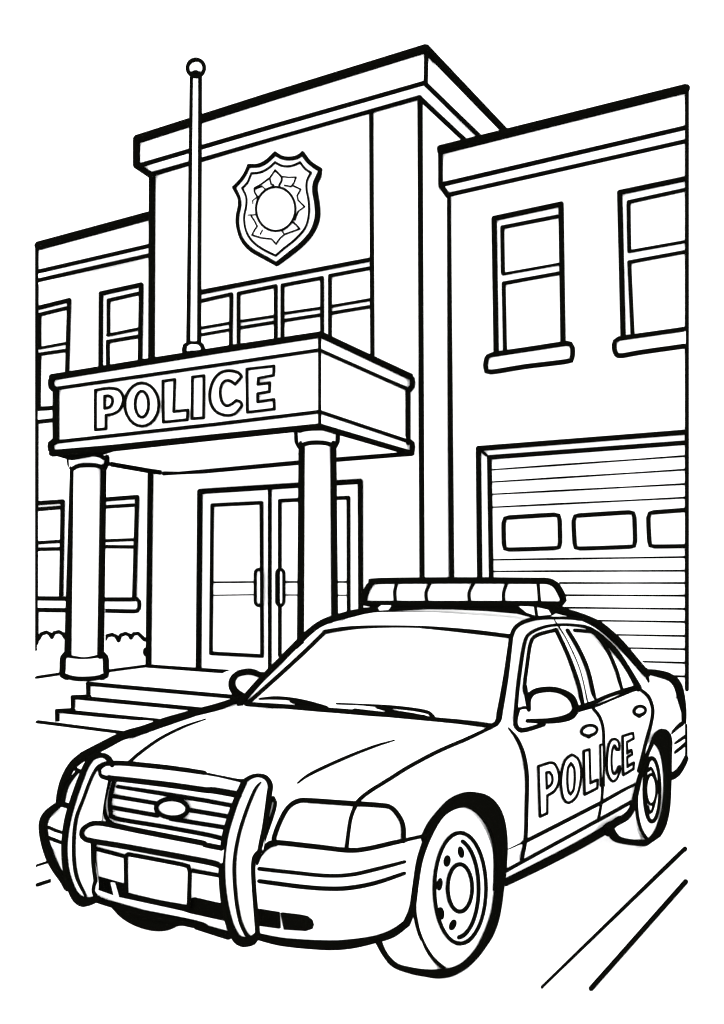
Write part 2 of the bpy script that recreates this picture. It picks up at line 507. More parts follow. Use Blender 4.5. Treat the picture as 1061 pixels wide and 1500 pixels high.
# soffit edges
m.ink(GZ(zl0), [(163, 680), (220, 690), (250, 694)], [6, 6, 5], sharp=True, push=.45)
m.ink(T, [(240, 693.5), (262, 693), (300, 690.5), (440, 677.5), (604, 664.5)], [5, 3, 5, 5.5, 5.5], sharp=True, push=.35)
cano = m.build("canopy", WALL, st)
for (zA, zB, ya, yb, yc, yd, tk) in [(zr0, zr1, 553, 568, 490, 512.7, 0), (zl0, zl1, 645, 663, 624.5, 602.8, 1)]:
    m = MB()
    m.fbox(ac0, ac1, NC, NC + .05, zA, zB)
    m.fbox(ac1 - .05, ac1, NC + .051, NT - .002, zA, zB)
    if tk == 0:
        m.ink(Cn, [(77, 552.5), (320, 513), (470, 490)], [9, 9, 8.5], sharp=True)
        m.ink(SC, [(470, 490), (601, 551.5)], [8.5, 9])
        m.ink(Cn, [(80, 569.5), (320, 534.6), (468.5, 512.7)], 4.2, sharp=True); m.ink(SC, [(468.5, 512.7), (597, 570)], 4.2)
        m.ink(Cn, [(78, 552), (75, 558), (75.5, 566), (79, 570)], 8)
        m.ink(SC, [(600, 551.5), (604, 555), (604, 566), (600, 571)], 6.5)
    else:
        m.ink(Cn, [(77, 664), (160, 657), (320, 640), (468.5, 624.7)], [9, 9, 8.5, 8], sharp=True)
        m.ink(SC, [(468.5, 624.7), (601, 663.5)], [8, 6.5])
        m.ink(Cn, [(83, 647.3), (320, 621), (468.5, 603)], 4.2, sharp=True); m.ink(SC, [(468.5, 603), (597, 646)], 4.2)
        m.ink(Cn, [(80, 646), (75, 650), (75, 658), (78, 663)], 8)
        m.ink(SC, [(600, 647), (604, 650), (604, 660), (601, 663.5)], 6.5)
    m.build("canopy_rim", TRIM, cano)

# letters
def letter(f, c, outer, hole, parent, w, th, round_o=False, push=.012, gain=None, inkpush=.016):
    m = MB()
    po = K(c, outer)
    m.patch(f, po, th, push=push, rnd=round_o)
    if round_o: m.ink(f, po + [po[0]], w, push=inkpush, gain=gain)
    else:
        # round the runs of short edges, keep long edges straight
        m.ink(f, po + [po[0]], w, sharp=True, push=inkpush, gain=gain)
    if hole:
        m.ink(f, K(c, hole) + [K(c, hole)[0]], w, push=inkpush, sharp=not round_o, gain=gain)
    return m.build("letter", TRIM, parent)
CL = (120, 520, 3.537)
def arc(pts):   # densify a rounded run
    q, _ = smooth(pts, [1] * len(pts), step=9)
    return q
P_o = [(70, 183), (110, 175)] + arc([(140, 172), (185, 178), (210, 205), (214, 240), (195, 285), (160, 306), (125, 312)]) + [(125, 382), (70, 388)]
P_h = [(118, 213)] + arc([(135, 211), (155, 220), (159, 240), (152, 262), (135, 274), (118, 277)])
C_o = arc([(828, 113), (812, 92), (760, 81), (712, 96), (678, 140), (663, 200), (670, 255), (698, 295), (748, 313), (795, 303), (828, 265)]) + \
      arc([(829, 255), (822, 243), (800, 235)]) + arc([(780, 252), (752, 263), (728, 245), (717, 200), (724, 155), (745, 133), (770, 135), (795, 152)])
TL = E2 * .02
letter(Cn, CL, P_o, P_h, cano, 3, TL)
letter(Cn, CL, ell((311, 257), 88, 112, 24)[:-1], ell((311, 255), 35, 68, 18)[:-1], cano, 3, TL, True)
letter(Cn, CL, [(420, 135), (482, 127), (476, 293), (550, 285), (546, 335), (422, 348)], None, cano, 3, TL)
letter(Cn, CL, [(573, 114), (633, 107), (631, 325), (571, 330)], None, cano, 3, TL)
letter(Cn, CL, C_o, None, cano, 3, TL)
letter(Cn, CL, [(855, 73), (996, 57), (994, 105), (915, 120), (912, 152), (974, 144), (972, 190), (911, 200), (911, 243), (996, 230), (998, 280), (858, 297)], None, cano, 3, TL)

# columns
def column(cx, n, xl, xr, xlb, xrb, ytop, ybot, cap, base):
    t = FN(n)((cx, HY)).y
    def R(a, b): return (b - a) / 2 * t / FOC
    def Z(y): return EYE + (HY - y) / FOC * t
    c = FN(n)((cx, HY)); ctop = FN(n)(((xl + xr) / 2, HY)); c = Vector((ctop.x, ctop.y, 0))
    ff = plane((0, t, 0), (0, 1, 0))
    m = MB()
    r1, r0 = R(xl, xr), R(xlb, xrb)
    m.cyl(Vector((c.x, c.y, Z(ybot))), UP, r0, r1, Z(ytop) - Z(ybot))
    m.ink(ff, [(xl, ytop), (xlb, ybot)], [7.5, 9.5], push=.08); m.ink(ff, [(xr, ytop), (xrb, ybot)], [7.5, 9], push=.08)
    col = m.build("column", WALL, st)
    x0, x1, y0, y1 = cap
    cc = Vector((ff(((x0 + x1) / 2, HY)).x, t, 0)); rr = R(x0, x1)
    m = MB(); m.cyl(Vector((cc.x, cc.y, Z(y1))), UP, rr * .96, rr, Z(y0) - Z(y1))
    m.ink(ff, [(x0 - 1, y0 - 2), (x0, y0 + 8), (x0 + .5, y1 - 6), (x0 + 5, y1 + 2)], 6.5, push=.02); m.ink(ff, [(x1, y0 + 2), (x1, y0 + 8), (x1 - .5, y1 - 6), (x1 - 5, y1 + 2)], 6.5, push=.02)
    F_ = plane((0, t - rr - .02, 0), (0, 1, 0))
    m.ink(F_, [(x0 + 4, y1 + 1), ((x0 + x1) / 2 - 12, y1 - 4), ((x0 + x1) / 2 + 12, y1 - 4), (x1 - 4, y1 + 1)], 5)
    m.ink(F_, [(x0 + 4, y0 + 1), ((x0 + x1) / 2 - 12, y0 - 2), ((x0 + x1) / 2 + 12, y0 - 2), (x1 - 4, y0 + 3)], 5)
    m.build("capital", TRIM, col)
    if base:
        x0, x1, y0, y1 = base
        cc = Vector((ff(((x0 + x1) / 2, HY)).x, t, 0)); rr = R(x0, x1)
        m = MB(); m.cyl(Vector((cc.x, cc.y, Z(y1))), UP, rr, rr * .97, Z(y0) - Z(y1))
        F_ = plane((0, t - rr - .02, 0), (0, 1, 0))
        m.ink(F_, [(x0 + 8, y0 - 4), (x0 + 1, y0 + 2), (x0, y0 + 18), (x0, y1 - 2), (x0 + 6, y1 + 1)], 8)
        m.ink(F_, [(x1 - 8, y0 - 4), (x1 - 1, y0 + 2), (x1, y0 + 18), (x1, y1 - 2), (x1 - 6, y1 + 1)], 8)
        m.ink(F_, [(x0 + 5, y1), (x0 + 18, y1 + 3), ((x0 + x1) / 2, y1 + 3.5), (x1 - 16, y1 + 2.5), (x1 - 5, y1)], 5.5)
        m.ink(F_, [(x0 + 7, y0), ((x0 + x1) / 2, y0 + 3), (x1 - 7, y0 - .5)], [3.5, 1.5, 3.5])
        m.build("base", TRIM, col)
column(127, 7.7, 107, 152, 99.5, 147.5, 684, 960, (102, 157, 668, 686), (92, 155.5, 961, 991))
column(465, 7.65, 442, 488.5, 440, 491.5, 650, 1000, (435, 494.5, 630, 653), (432, 499, 999, 1028))

# ------------------------------------------------------------------ badge on the wall
CBd = (320, 200, 5.894)
bf = FN(NT - .05)
bd = MB()
segs = [[(490, 145), (540, 178), (610, 190), (680, 178), (728, 145)], [(728, 145), (770, 205), (820, 250), (882, 287)],
        [(882, 287), (868, 340), (840, 400), (834, 470), (850, 560), (858, 660), (845, 745), (800, 840), (720, 930), (610, 1020), (503, 1102)],
        [(503, 1102), (400, 1045), (280, 975), (205, 890), (168, 780), (165, 690), (184, 590), (175, 520), (133, 440)],
        [(133, 440), (195, 375), (235, 315), (262, 252)], [(262, 252), (345, 250), (420, 212), (490, 145)]]
wts = [6, 7, [6, 9, 9, 9, 9, 9, 9, 8, 8, 8, 7], [6, 6.5, 6.5, 6, 6, 6, 6, 5.5, 6], 5.5, 6]
out = []
for sg in segs: out += smooth(K(CBd, sg), [1] * len(sg), 5)[0][:-1]
bd.patch(bf, out, E2 * .05)
for sg, w in zip(segs, wts): bd.ink(bf, K(CBd, sg), w, push=.004, gain=.3)
badge = bd.build("police_badge", TRIM, None, label="large shield shaped police badge mounted high on the entrance block", category="badge")
m = MB()
in_segs = [[(490, 222), (540, 250), (600, 258), (660, 245), (705, 222)], [(705, 222), (750, 280), (800, 312)],
           [(800, 312), (765, 380), (762, 460), (780, 560), (780, 680), (748, 790), (660, 890), (560, 970), (495, 1028)],
           [(495, 1028), (380, 970), (290, 900), (238, 810), (222, 700), (240, 600), (240, 520), (205, 445)],
           [(205, 445), (250, 400), (285, 318)], [(285, 318), (360, 310), (430, 275), (490, 222)]]
out = []
for sg in in_segs: out += smooth(K(CBd, sg), [1] * len(sg), 5)[0][:-1]
m.patch(bf, out, E2 * .01, push=.012)
for sg in in_segs: m.ink(bf, K(CBd, sg), 2.8, push=.014, gain=1.2)
m.build("inner_shield", TRIM, badge)
m = MB()
star = [(490, 290), (550, 345), (670, 352), (645, 425), (710, 455), (680, 510), (745, 605), (690, 650), (640, 735), (700, 795), (570, 845), (500, 925), (440, 882), (290, 850), (335, 780), (285, 685), (320, 640), (290, 570), (335, 520), (310, 450), (440, 365)]
m.patch(bf, K(CBd, star), E2 * .01, push=.022)
for sg, w in [([(490, 290), (445, 355), (365, 415), (310, 445), (312, 480), (338, 520)], 1.8), ([(335, 522), (295, 552), (298, 580)], .9),
           ([(490, 290), (548, 350), (545, 385), (525, 418)], 2.2), ([(445, 365), (455, 410), (475, 418)], 1.8), ([(550, 345), (610, 352), (672, 350)], 1.3), ([(670, 352), (655, 395), (628, 432), (570, 420)], 1.6),
           ([(645, 425), (712, 455), (680, 510), (690, 550), (745, 605)], 1.6), ([(745, 605), (690, 645), (662, 718)], 1.3),
           ([(640, 735), (675, 765), (702, 797)], 2), ([(702, 797), (570, 845), (530, 880), (498, 928)], 1.8), ([(498, 928), (460, 885), (370, 875), (290, 850)], 1.8),
           ([(290, 850), (310, 810), (335, 775), (310, 725), (285, 690)], 1.6), ([(255, 678), (315, 675)], 1), ([(380, 808), (362, 842)], 1.2), ([(546, 812), (568, 842)], 1.2), ([(315, 455), (380, 430), (412, 460)], 1)]:
    m.ink(bf, K(CBd, sg), w, push=.024, sharp=True, gain=1.5)
m.build("star", TRIM, badge)
m = MB()
q = K(CBd, ell((495, 625), 170, 190, 32))
m.patch(bf, q[:-1], E2 * .01, push=.03)
m.ink(bf, q, 3.6, push=.032, sharp=True, gain=.5)
m.build("round_seal", TRIM, badge)

# ------------------------------------------------------------------ flagpole on the canopy
fp = FN(NC + .03)
tp = fp((285, HY)).y
base = fp((285, 511))
fl = thing("flagpole", "tall bare flagpole with a ball top standing on the canopy roof", "flagpole", base)
fpp = plane((0, tp, 0), (0, 1, 0))
def zz(y): return EYE + (HY - y) / FOC * tp
def xx(x): return (x - CX) / FOC * tp
m = MB()
m.tube([Vector((xx(284), tp, zz(505))), Vector((xx(287), tp, zz(108)))], [7 * tp / FOC, 5.3 * tp / FOC], seg=16, m=0)
m.ink(fpp, [(276.5, 503), (281, 108)], [6, 4.4], push=0); m.ink(fpp, [(292, 503), (293.5, 108)], [5, 4.2], push=0)
pole = m.build("pole", TRIM, fl)
m = MB()
m.ball(Vector((xx(287), tp, zz(99.5))), 10.5 * tp / FOC)
m.ink(plane((0, tp - .09, 0), (0, 1, 0)), ell((287.2, 99.5), 12.3, 12.3, 28), 6.2, sharp=True, push=0, gain=.3)
m.ink(plane((0, tp - .1, 0), (0, 1, 0)), [(281, 107.5), (287, 105), (293, 107.5)], 3.5, push=0)
m.build("ball_finial", TRIM, fl)
m = MB()
m.cyl(Vector((xx(284.5), tp + .02, zz(516))), UP, 15 * tp / FOC, 8 * tp / FOC, zz(502) - zz(516), seg=24)
m.ink(plane((0, tp - .13, 0), (0, 1, 0)), [(270, 514), (271.5, 506), (276, 502.5), (284, 502), (292, 502.5), (296, 506), (298, 512)], [6, 5.5, 4, 3, 4, 5.5, 6], push=0)
m.build("base", TRIM, fl)

# ------------------------------------------------------------------ bushes
CBu = (40, 700, 3.536)
def bush(scal, bot, lab, n):
    f = FN(n)
    px = K(CBu, scal)
    x0, x1 = px[0][0], px[-1][0]
    c = f(((x0 + x1) / 2, HY)); zb = ZT
    m = MB()
    random.seed(int(x0))
    t = c.y
    ym = min(p[1] for p in px) + 4
    ztop = EYE + (HY - ym) / FOC * t
    wr = (x1 - x0) / 2 * t / FOC
    for i in range(14):
        k = (i % 5) / 4.0
        r = wr * random.uniform(.38, .5)
        x = c.x - wr + r + (2 * wr - 2 * r) * k
        z = [ztop - r, (ztop + zb) / 2, zb + r * .7][i // 5] - random.uniform(.0, .03)
        m.ball(Vector((x, c.y + r + random.uniform(.0, .1), z)), r)
    F_ = plane((0, t - .04, 0), (0, 1, 0))
    for sg in bot: m.ink(F_, K(CBu, sg), 4.6, push=0)
    return m.build("bush", LEAF, None, label=lab, category="bush", group="bushes along the wing wall")
bush([(40, 830), (200, 830)], [[(58, 835), (75, 808), (100, 800), (118, 808), (128, 825)], [(128, 825), (140, 803), (165, 797), (185, 808), (200, 830)]],
     "small rounded bush at the left edge, left of the left column", 9.75)
bush([(400, 830), (612, 830)], [[(402, 838), (415, 818), (440, 812), (460, 820), (474, 842)], [(474, 842), (485, 815), (510, 806), (530, 815), (538, 828)],
      [(538, 828), (552, 808), (575, 806), (592, 822), (608, 838)], [(612, 890), (610, 905), (614, 915)]],
     "low scalloped bush between the left column and the entrance block corner", 9.75)

# ------------------------------------------------------------------ police car
car = thing("police_car", "white police patrol car with roof light bar and front push bumper", "police car", CP(1.2, W / 2, 0))
TB = (CU_ * .5).normalized()
def lerp(t, xs):
    for (a, b), (c, d) in zip(xs[:-1], xs[1:]):
        if t <= c: return b + (d - b) * max(0, (t - a) / (c - a))
    return xs[-1][1]
# lower body loft
ze = [(-1.0, .62), (-.93, .72), (-.8, .78), (-.55, .845), (-.3, .90), (0, .94), (.5, .97), (2.5, .955), (2.8, .92), (3.0, .89), (3.15, .86), (3.24, .78), (3.3, .55)]
v0 = [(-1.0, .30), (-.97, .17), (-.9, .08), (-.75, .03), (-.5, .0), (0, .0), (2.6, .0), (3.0, .03), (3.2, .08), (3.3, .16)]
zb = [(-1.0, .36), (-.9, .30), (-.6, .26), (0, .20), (2.6, .15), (3.1, .3), (3.3, .4)]
xf = [(-1.0, .30), (-.9, .22), (-.75, .12), (-.55, .04), (-.3, 0)]        # the far front corner is rounder
us = [-1.0, -.97, -.93, -.88, -.8, -.7, -.55, -.42, -.3, -.15, 0, .25, .5, .8, 1.2, 1.6, 2.0, 2.5, 2.65, 2.8, 2.95, 3.05, 3.12, 3.2, 3.26, 3.3]
def section(u):
    e, s, b = lerp(u, ze), lerp(u, v0), lerp(u, zb)
    h = e - b
    near = [(s + .08, b), (s + .02, b + h * .08), (s, b + h * .25), (s, b + h * .7), (s + .02, b + h * .86), (s + .07, b + h * .97), (s + .12, e), (s + .3, e + .02), (s + .55, e + .035)]
    x = lerp(u, xf)
    return near + [(W / 2, e + .04)] + [(W + .05 - x * (1 - .35 * max(0, .75 - z) / .4 if z < .75 else 1) - v, z) for v, z in reversed(near)]
V, Fc = [], []
def loft(secs, shear=0.0):
    o = len(V); n = len(secs[0][1])
    for u, sc in secs:
        for v, z in sc: V.append(CP(u - (shear * v / W * max(0.0, min(1.0, (2.0 - u) / .9))), v, z))
    for i in range(len(secs) - 1):
        for k in range(n):
            k2 = (k + 1) % n
            Fc.append([o + i * n + k, o + i * n + k2, o + (i + 1) * n + k2, o + (i + 1) * n + k])
    Fc.append([o + k for k in range(n)][::-1]); Fc.append([o + (len(secs) - 1) * n + k for k in range(n)])
loft([(u, section(u)) for u in us])
zr = [(.5, .96), (.56, .985), (.8, 1.18), (1.03, 1.365), (1.15, 1.415), (1.3, 1.44), (1.6, 1.45), (1.9, 1.42), (2.2, 1.33), (2.5, 1.18), (2.75, 1.03), (2.9, .93)]
def gsec(u):
    z = lerp(u, zr); k = max(0.02, min(1, (z - .93) / .47))
    vt = .1 + .17 * k
    near = [(.09, .90), (.095, .94), (vt, max(.945, z - .035 * k)), (vt + .035, z - .008 * k), (vt + .12, z + .008 * k)]
    return near + [(W / 2, z + .02 * k)] + [(W - v, q) for v, q in reversed(near)]
loft([(u, gsec(u)) for u in [.5, .56, .65, .8, .92, 1.03, 1.09, 1.15, 1.3, 1.45, 1.6, 1.75, 1.9, 2.05, 2.2, 2.35, 2.5, 2.65, 2.8, 2.95]], .29)
BVH = BVHTree.FromPolygons(V, Fc)
_cache = {}
def hull(p, push=0.0):
    r = ray(p); rn = r.normalized()
    h = BVH.ray_cast(O, rn)
    if h[0] is not None: P = h[0]
    else:
        best = None
        for i in range(60):
            q = O + rn * (3.0 + i * .09)
            d = BVH.find_nearest(q)[3]
            if best is None or d < best[0]: best = (d, q)
        P = best[1]
    return P - rn * push
B = MB(); B.add(V, Fc, 0)

C1 = (60, 960, 3.537); C2 = (40, 1080, 4.081); C3 = (240, 1080, 4.081); C4 = (380, 1120, 4.081); C5 = (560, 1140, 4.823)
C6c = (740, 1000, 3.789); C7 = (520, 820, 3.121); C8 = (720, 860, 3.537); C9 = (320, 880, 3.316); C10 = (880, 980, 5.357); C11 = (600, 1000, 3.537)
# outline and body seams
H = hull
B.ink(H, K(C1, [(1060, 215), (1000, 238), (900, 272), (800, 300), (650, 345), (540, 385), (430, 415), (330, 465), (225, 520)]), [7, 8, 10, 11, 13, 13, 12, 13, 13])
B.ink(H, K(C1, [(225, 520), (165, 570), (125, 640), (103, 710), (95, 765)]), [13, 12, 11, 10, 9])
# greenhouse outline
B.ink(H, K(C9, [(105, 500), (200, 392), (300, 292), (420, 172), (500, 110), (600, 75), (720, 50), (900, 35)]), [8, 8, 8.5, 9, 9, 9, 9, 9])
B.ink(H, K(C8, [(270, 100), (350, 122), (450, 148), (560, 200), (660, 285), (740, 375), (805, 450)]), [8, 9, 9, 11, 11, 10, 9])
B.ink(H, K(C8, [(800, 430), (815, 490)]), [6, 2])
# rear deck and tail
B.ink(H, K(C8, [(805, 437), (850, 445), (920, 465), (960, 500), (980, 560), (990, 640), (992, 700)]), [5, 9, 11, 11, 11, 11, 9])
# fender top line (hood edge) and headlamp divider
B.ink(H, K(C11, [(430, 228), (300, 290), (150, 355)]) + K(C4, [(900, 10), (780, 85), (660, 160), (600, 208), (575, 240)]), [3.5] + [4.5] * 7)
B.ink(H, K(C4, [(878, 450), (990, 425)]), 4)
# under-sill
B.ink(H, K(C6c, [(5, 1045), (100, 992), (520, 762), (700, 662)]), 4)
B.ink(CV(.02), K(C6c, [(0, 1110), (200, 1012), (400, 908), (560, 815), (640, 756)]), [9, 10, 10, 10, 8], push=.05)
B.ink(CV(.0), K(C10, [(60, 1290), (40, 1250), (130, 1200), (200, 1160), (240, 1110), (262, 1040), (285, 950), (310, 840), (340, 740), (375, 650), (400, 595)]), [8, 9, 9, 9, 8, 7, 7, 6, 5, 4.5, 5], push=.07)
B.ink(H, K(C11, [(515, 862), (600, 822)]), [1.5, 3], gain=1, push=.02)
B.ink(H, [(405, 1236), (397, 1238), (388, 1244), (380, 1254), (376, 1264)], 5.5, push=.03)
body = B.build("body", PAINT, car)

def part(name, surf, poly, inks, parent=None, mat=PAINT, th=None, grid=0, push=.005, ipush=.009, rnd=False, **kw):
    m = MB()
    if poly: m.patch(surf, poly, th if th is not None else TB * .004, grid=grid, push=push, rnd=rnd)
    for it in inks:
        pts, w = it[0], it[1]; opt = it[2] if len(it) > 2 else {}
        m.ink(opt.get('f', surf), pts, w, sharp=opt.get('sharp', False), push=opt.get('push', ipush), gain=opt.get('gain'))
    return m.build(name, mat, parent or car, **kw)

# hood
part("hood", H, [(352, 1034), (722, 1064), (640, 1098), (560, 1145), (525, 1172), (430, 1170), (400, 1150), (300, 1125), (150, 1118), (145, 1112), (200, 1085), (280, 1055)],
     [(K(C9, [(385, 885), (450, 840), (600, 770), (750, 710), (855, 678)]), [1, 3.8, 3.8, 3, .8]),
      (K(C1, [(455, 555), (520, 500), (620, 430), (740, 370), (855, 330)]), [3.5, 3.8, 3.4, 3, .8])], grid=25)
# windscreen
_a, _b, _c = CP(.56, .12, .985), CP(1.06, .30, 1.38), CP(.27, W - .12, .985)
WS = plane(_a - (_b - _a).cross(_c - _a).normalized() * -.045 * (1 if (_b - _a).cross(_c - _a).dot(O - _a) > 0 else -1), (_b - _a).cross(_c - _a).normalized())
def _near(p, push=0.0):
    a, b = hull(p, push), WS(p, push)
    return a if a.y < b.y else b
_near.__name__ = 'hull'
WF = {'f': _near, 'push': .012}
part("windscreen", WS, K(C9, [(135, 495), (300, 360), (430, 240), (520, 150)]) + [(560, 918), (640, 919), (700, 925), (747, 933), (740, 980), (729, 1058), (640, 1050), (500, 1040)],
     [(K(C9, [(140, 500), (300, 358), (430, 238), (520, 150)]), 5, WF),
      (K(C9, [(515, 152), (600, 137), (700, 128), (850, 125), (1000, 127)]) + K(C7, [(300, 307), (400, 315), (550, 330), (715, 350)]), [5, 5, 3.5, 2.2, 2, 2.5, 4, 5.5, 5], WF),
      (K(C7, [(715, 350), (690, 540), (662, 700), (655, 735), (630, 758), (560, 750), (350, 728), (180, 712), (0, 690)]), [5, 7, 8, 7, 6, 6, 6, 6.5, 6], WF),
      (K(C9, [(1000, 568), (700, 545), (330, 515), (135, 502)]), [7, 7, 6, 5], WF)], mat=GLASS, push=.0, ipush=.005)
for a, b in [([(200, 477), (270, 472), (350, 477), (440, 495), (525, 520)], [(355, 488), (400, 502), (470, 516), (525, 524)]),
             ([(575, 500), (700, 505), (830, 515), (950, 528), (1025, 545), (1048, 575)], [(770, 515), (850, 538), (950, 555), (1045, 575)])]:
    part("wiper", _near, None, [(K(C9, a), [1.5, 4, 4, 4.5, 5]), (K(C9, b), 4)], ipush=.025)
# roof
part("roof", H, K(C9, [(520, 140), (620, 85), (760, 60), (950, 45)]) + K(C7, [(450, 232), (700, 242), (800, 268), (740, 300), (712, 342), (400, 308), (200, 300), (50, 300)]),
     [(K(C7, [(716, 350), (732, 312), (770, 285), (830, 268), (900, 266), (990, 268), (1061, 278)]), [5, 5, 5, 4.5, 3, 3, 2])], grid=22)
# cabin side: frame outline and windows
part("pillar_trim", H, K(C8, [(120, 700), (125, 600), (150, 420), (170, 290), (200, 240), (280, 205), (370, 195), (470, 205), (540, 235), (640, 330), (700, 420), (765, 520), (560, 590), (380, 640)]),
     [(K(C8, [(135, 700), (125, 690), (133, 560), (150, 420), (172, 290), (200, 240), (280, 205), (370, 195), (470, 203), (540, 230), (640, 325), (700, 415), (765, 520)]), [5, 5, 4.5, 4.5, 4.2, 3.5, 3.2, 3.2, 3.2, 3.5, 6, 7.5, 7]),
      (K(C8, [(320, 160), (350, 205), (400, 290), (460, 430), (500, 600)]), [.8, 2.5, 2.2, 2.2, 2.6], {'gain': .3}),
      (K(C8, [(440, 650), (560, 612), (680, 562), (760, 532)]), 4.4)], grid=18, push=.004)
part("side_window", H, K(C8, [(185, 580), (172, 520), (188, 400), (205, 290), (240, 250), (335, 225), (400, 360), (450, 500), (475, 605), (300, 650)]),
     [(K(C8, [(200, 600), (185, 570), (172, 520), (186, 400), (204, 290), (236, 250), (335, 222)]), 4.2), (K(C8, [(335, 222), (400, 360), (450, 500), (472, 605)]), 5),
      (K(C8, [(440, 628), (540, 594)]), 4.6)], mat=GLASS, grid=18, push=.008, ipush=.012)
part("side_window", H, K(C8, [(400, 225), (430, 222), (530, 240), (600, 320), (650, 430), (678, 528), (538, 580), (500, 430), (450, 310)]),
     [(K(C8, [(395, 225), (450, 315), (500, 430), (535, 580)]), 4.8), (K(C8, [(430, 224), (485, 228), (535, 240), (600, 325), (648, 430), (674, 525)]), [3.5, 4, 4, 4, 4, 4]),
      (K(C8, [(535, 596), (600, 566), (680, 538)]), 4.6)], mat=GLASS, grid=18, push=.008, ipush=.012)
part("quarter_window", H, K(C8, [(560, 262), (640, 335), (700, 420), (750, 515), (682, 526), (650, 430), (610, 325)]),
     [(K(C8, [(545, 245), (610, 300), (680, 385), (725, 460), (752, 518)]), [5, 5, 5, 6, 7]), (K(C8, [(680, 538), (750, 518)]), 5)], mat=GLASS, grid=18, push=.008, ipush=.012)
# doors
dside = CV(-.004)
def handle(parent, c, rx, ry, rot):
    q = K(C6c, ell(c, rx, ry, 18, rot))
    m = MB(); m.patch(dside, q[:-1], -NV * 0 + CV_.normalized() * .02, push=.02)
    m.ink(dside, q, 5.2, push=.022, sharp=True, gain=.3)
    b = K(C6c, [(c[0] - rx * .6, c[1] + ry * .8), (c[0] - rx * .1, c[1] + ry * 1.15), (c[0] + rx * .5, c[1] + ry * .7)])
    m.ink(dside, b, [3, 5, 3], push=.024)
    m.build("door_handle", PAINT, parent)
TV = CV_.normalized() * .006
fd = part("door", dside, K(C6c, [(60, 270), (100, 400), (122, 520), (120, 700), (115, 850), (92, 985), (300, 875), (518, 757), (536, 660), (543, 560), (547, 260), (520, 185), (490, 145), (405, 170)]),
          [(K(C6c, [(20, 252), (68, 315), (103, 400), (122, 520), (120, 700), (114, 870), (92, 985)]), [1.2, 4.5, 5, 5, 4.6, 4.4, 4.4]),
           (K(C6c, [(490, 145), (525, 190), (545, 265), (546, 400), (541, 560), (535, 660), (518, 755)]), [3.5, 4, 4, 4, 4, 3.2, 3.2]),
           (K(C6c, [(100, 888), (300, 786), (535, 665)]), [4, 4.2, 4])], th=TV, push=.0, ipush=.004)
rd = part("door", dside, K(C6c, [(495, 145), (750, 40), (800, 80), (820, 150), (810, 230), (780, 340), (755, 450), (735, 560), (700, 660), (520, 755), (540, 560), (547, 260)]),
          [(K(C6c, [(752, 38), (798, 80), (820, 150), (810, 230), (782, 330), (765, 400), (742, 490)]), [3.6, 4.2, 4.2, 4.2, 4.2, 4, 4], {'push': .06}),
           (K(C6c, [(535, 665), (650, 600), (732, 558)]), [4, 3.5, 2])], th=TV, push=.0, ipush=.004)
handle(fd, (468, 266), 44, 29, -12); handle(rd, (748, 156), 32, 25, -15)
# door lettering
CLc = (780, 1060, 6.631)
dl = CV(-.012)
tl = CV_.normalized() * .004
lw = dict(gain=.3)
letter(dl, CLc, [(60, 415), (120, 395)] + arc([(165, 380), (210, 385), (240, 430), (258, 500), (252, 580), (215, 655), (145, 700)]) + [(145, 872), (75, 903)],
       [(135, 478)] + arc([(165, 470), (188, 500), (195, 550), (180, 595), (140, 628)]), fd, 2.8, tl, push=0, inkpush=.002)
letter(dl, CLc, [(385, 302), (440, 335), (470, 430), (468, 560), (430, 705), (355, 770), (305, 730), (280, 610), (285, 480), (320, 355)],
       [(375, 385), (405, 430), (411, 540), (398, 650), (370, 688), (347, 640), (339, 540), (347, 430)], fd, 2.8, tl, True, push=0, inkpush=.002)
letter(dl, CLc, [(500, 267), (555, 250), (563, 578), (632, 545), (630, 628), (508, 690)], None, fd, 2.8, tl, push=0, inkpush=.002)
letter(dl, CLc, [(660, 207), (690, 200), (696, 603), (667, 605)], None, rd, 1.8, tl, push=0, inkpush=.002)
letter(dl, CLc, arc([(840, 255), (843, 210), (830, 165), (800, 150), (765, 165), (738, 230), (725, 360), (732, 480), (775, 558), (820, 535), (850, 450), (848, 415)]) +
       arc([(838, 420), (820, 465), (798, 490), (775, 455), (768, 350), (777, 250), (800, 212), (820, 255)]), None, rd, 2.6, tl, push=0, inkpush=.002)
letter(dl, CLc, [(878, 122), (978, 90), (984, 145), (918, 180), (920, 288), (962, 255), (970, 298), (920, 328), (922, 420), (986, 378), (980, 442), (884, 500)], None, rd, 2.6, tl, push=0, inkpush=.002)

# side mirrors
mf = CV(-.08)
m = MB()
mo = K(C6c, [(132, 140), (132, 90), (160, 52), (230, 38), (300, 44), (358, 75), (385, 120), (383, 165), (345, 195), (250, 212), (130, 214), (80, 260), (58, 240), (58, 180), (75, 145)])
m.patch(mf, mo, CU_.normalized() * .03 + CV_.normalized() * .012)
m.ink(mf, K(C6c, [(133, 150), (130, 90), (160, 52), (230, 37), (300, 44), (360, 75), (387, 120), (385, 165), (345, 195), (250, 212), (125, 212)]), [5, 7.5, 7.5, 7, 7.5, 9, 10, 10, 9, 7.5, 4.5], push=.006)
m.ink(mf, K(C6c, [(75, 150), (62, 190), (58, 232), (78, 260), (115, 262), (215, 232)]), [4, 5, 6, 6, 6, 5], push=.004)
m.ink(mf, K(C6c, [(72, 148), (100, 138), (132, 140)]), 3, push=.004)
m.ink(mf, K(C6c, [(112, 20), (120, 80), (130, 140)]), 5, push=.004)
m.build("side_mirror", PAINT, car)
mf2 = CV(W + .02)
m = MB()
q = K(C9, [(115, 455), (72, 430), (66, 390), (92, 355), (145, 343), (195, 360), (190, 385), (150, 440)])
m.patch(mf2, q, CV_.normalized() * .1, rnd=True)
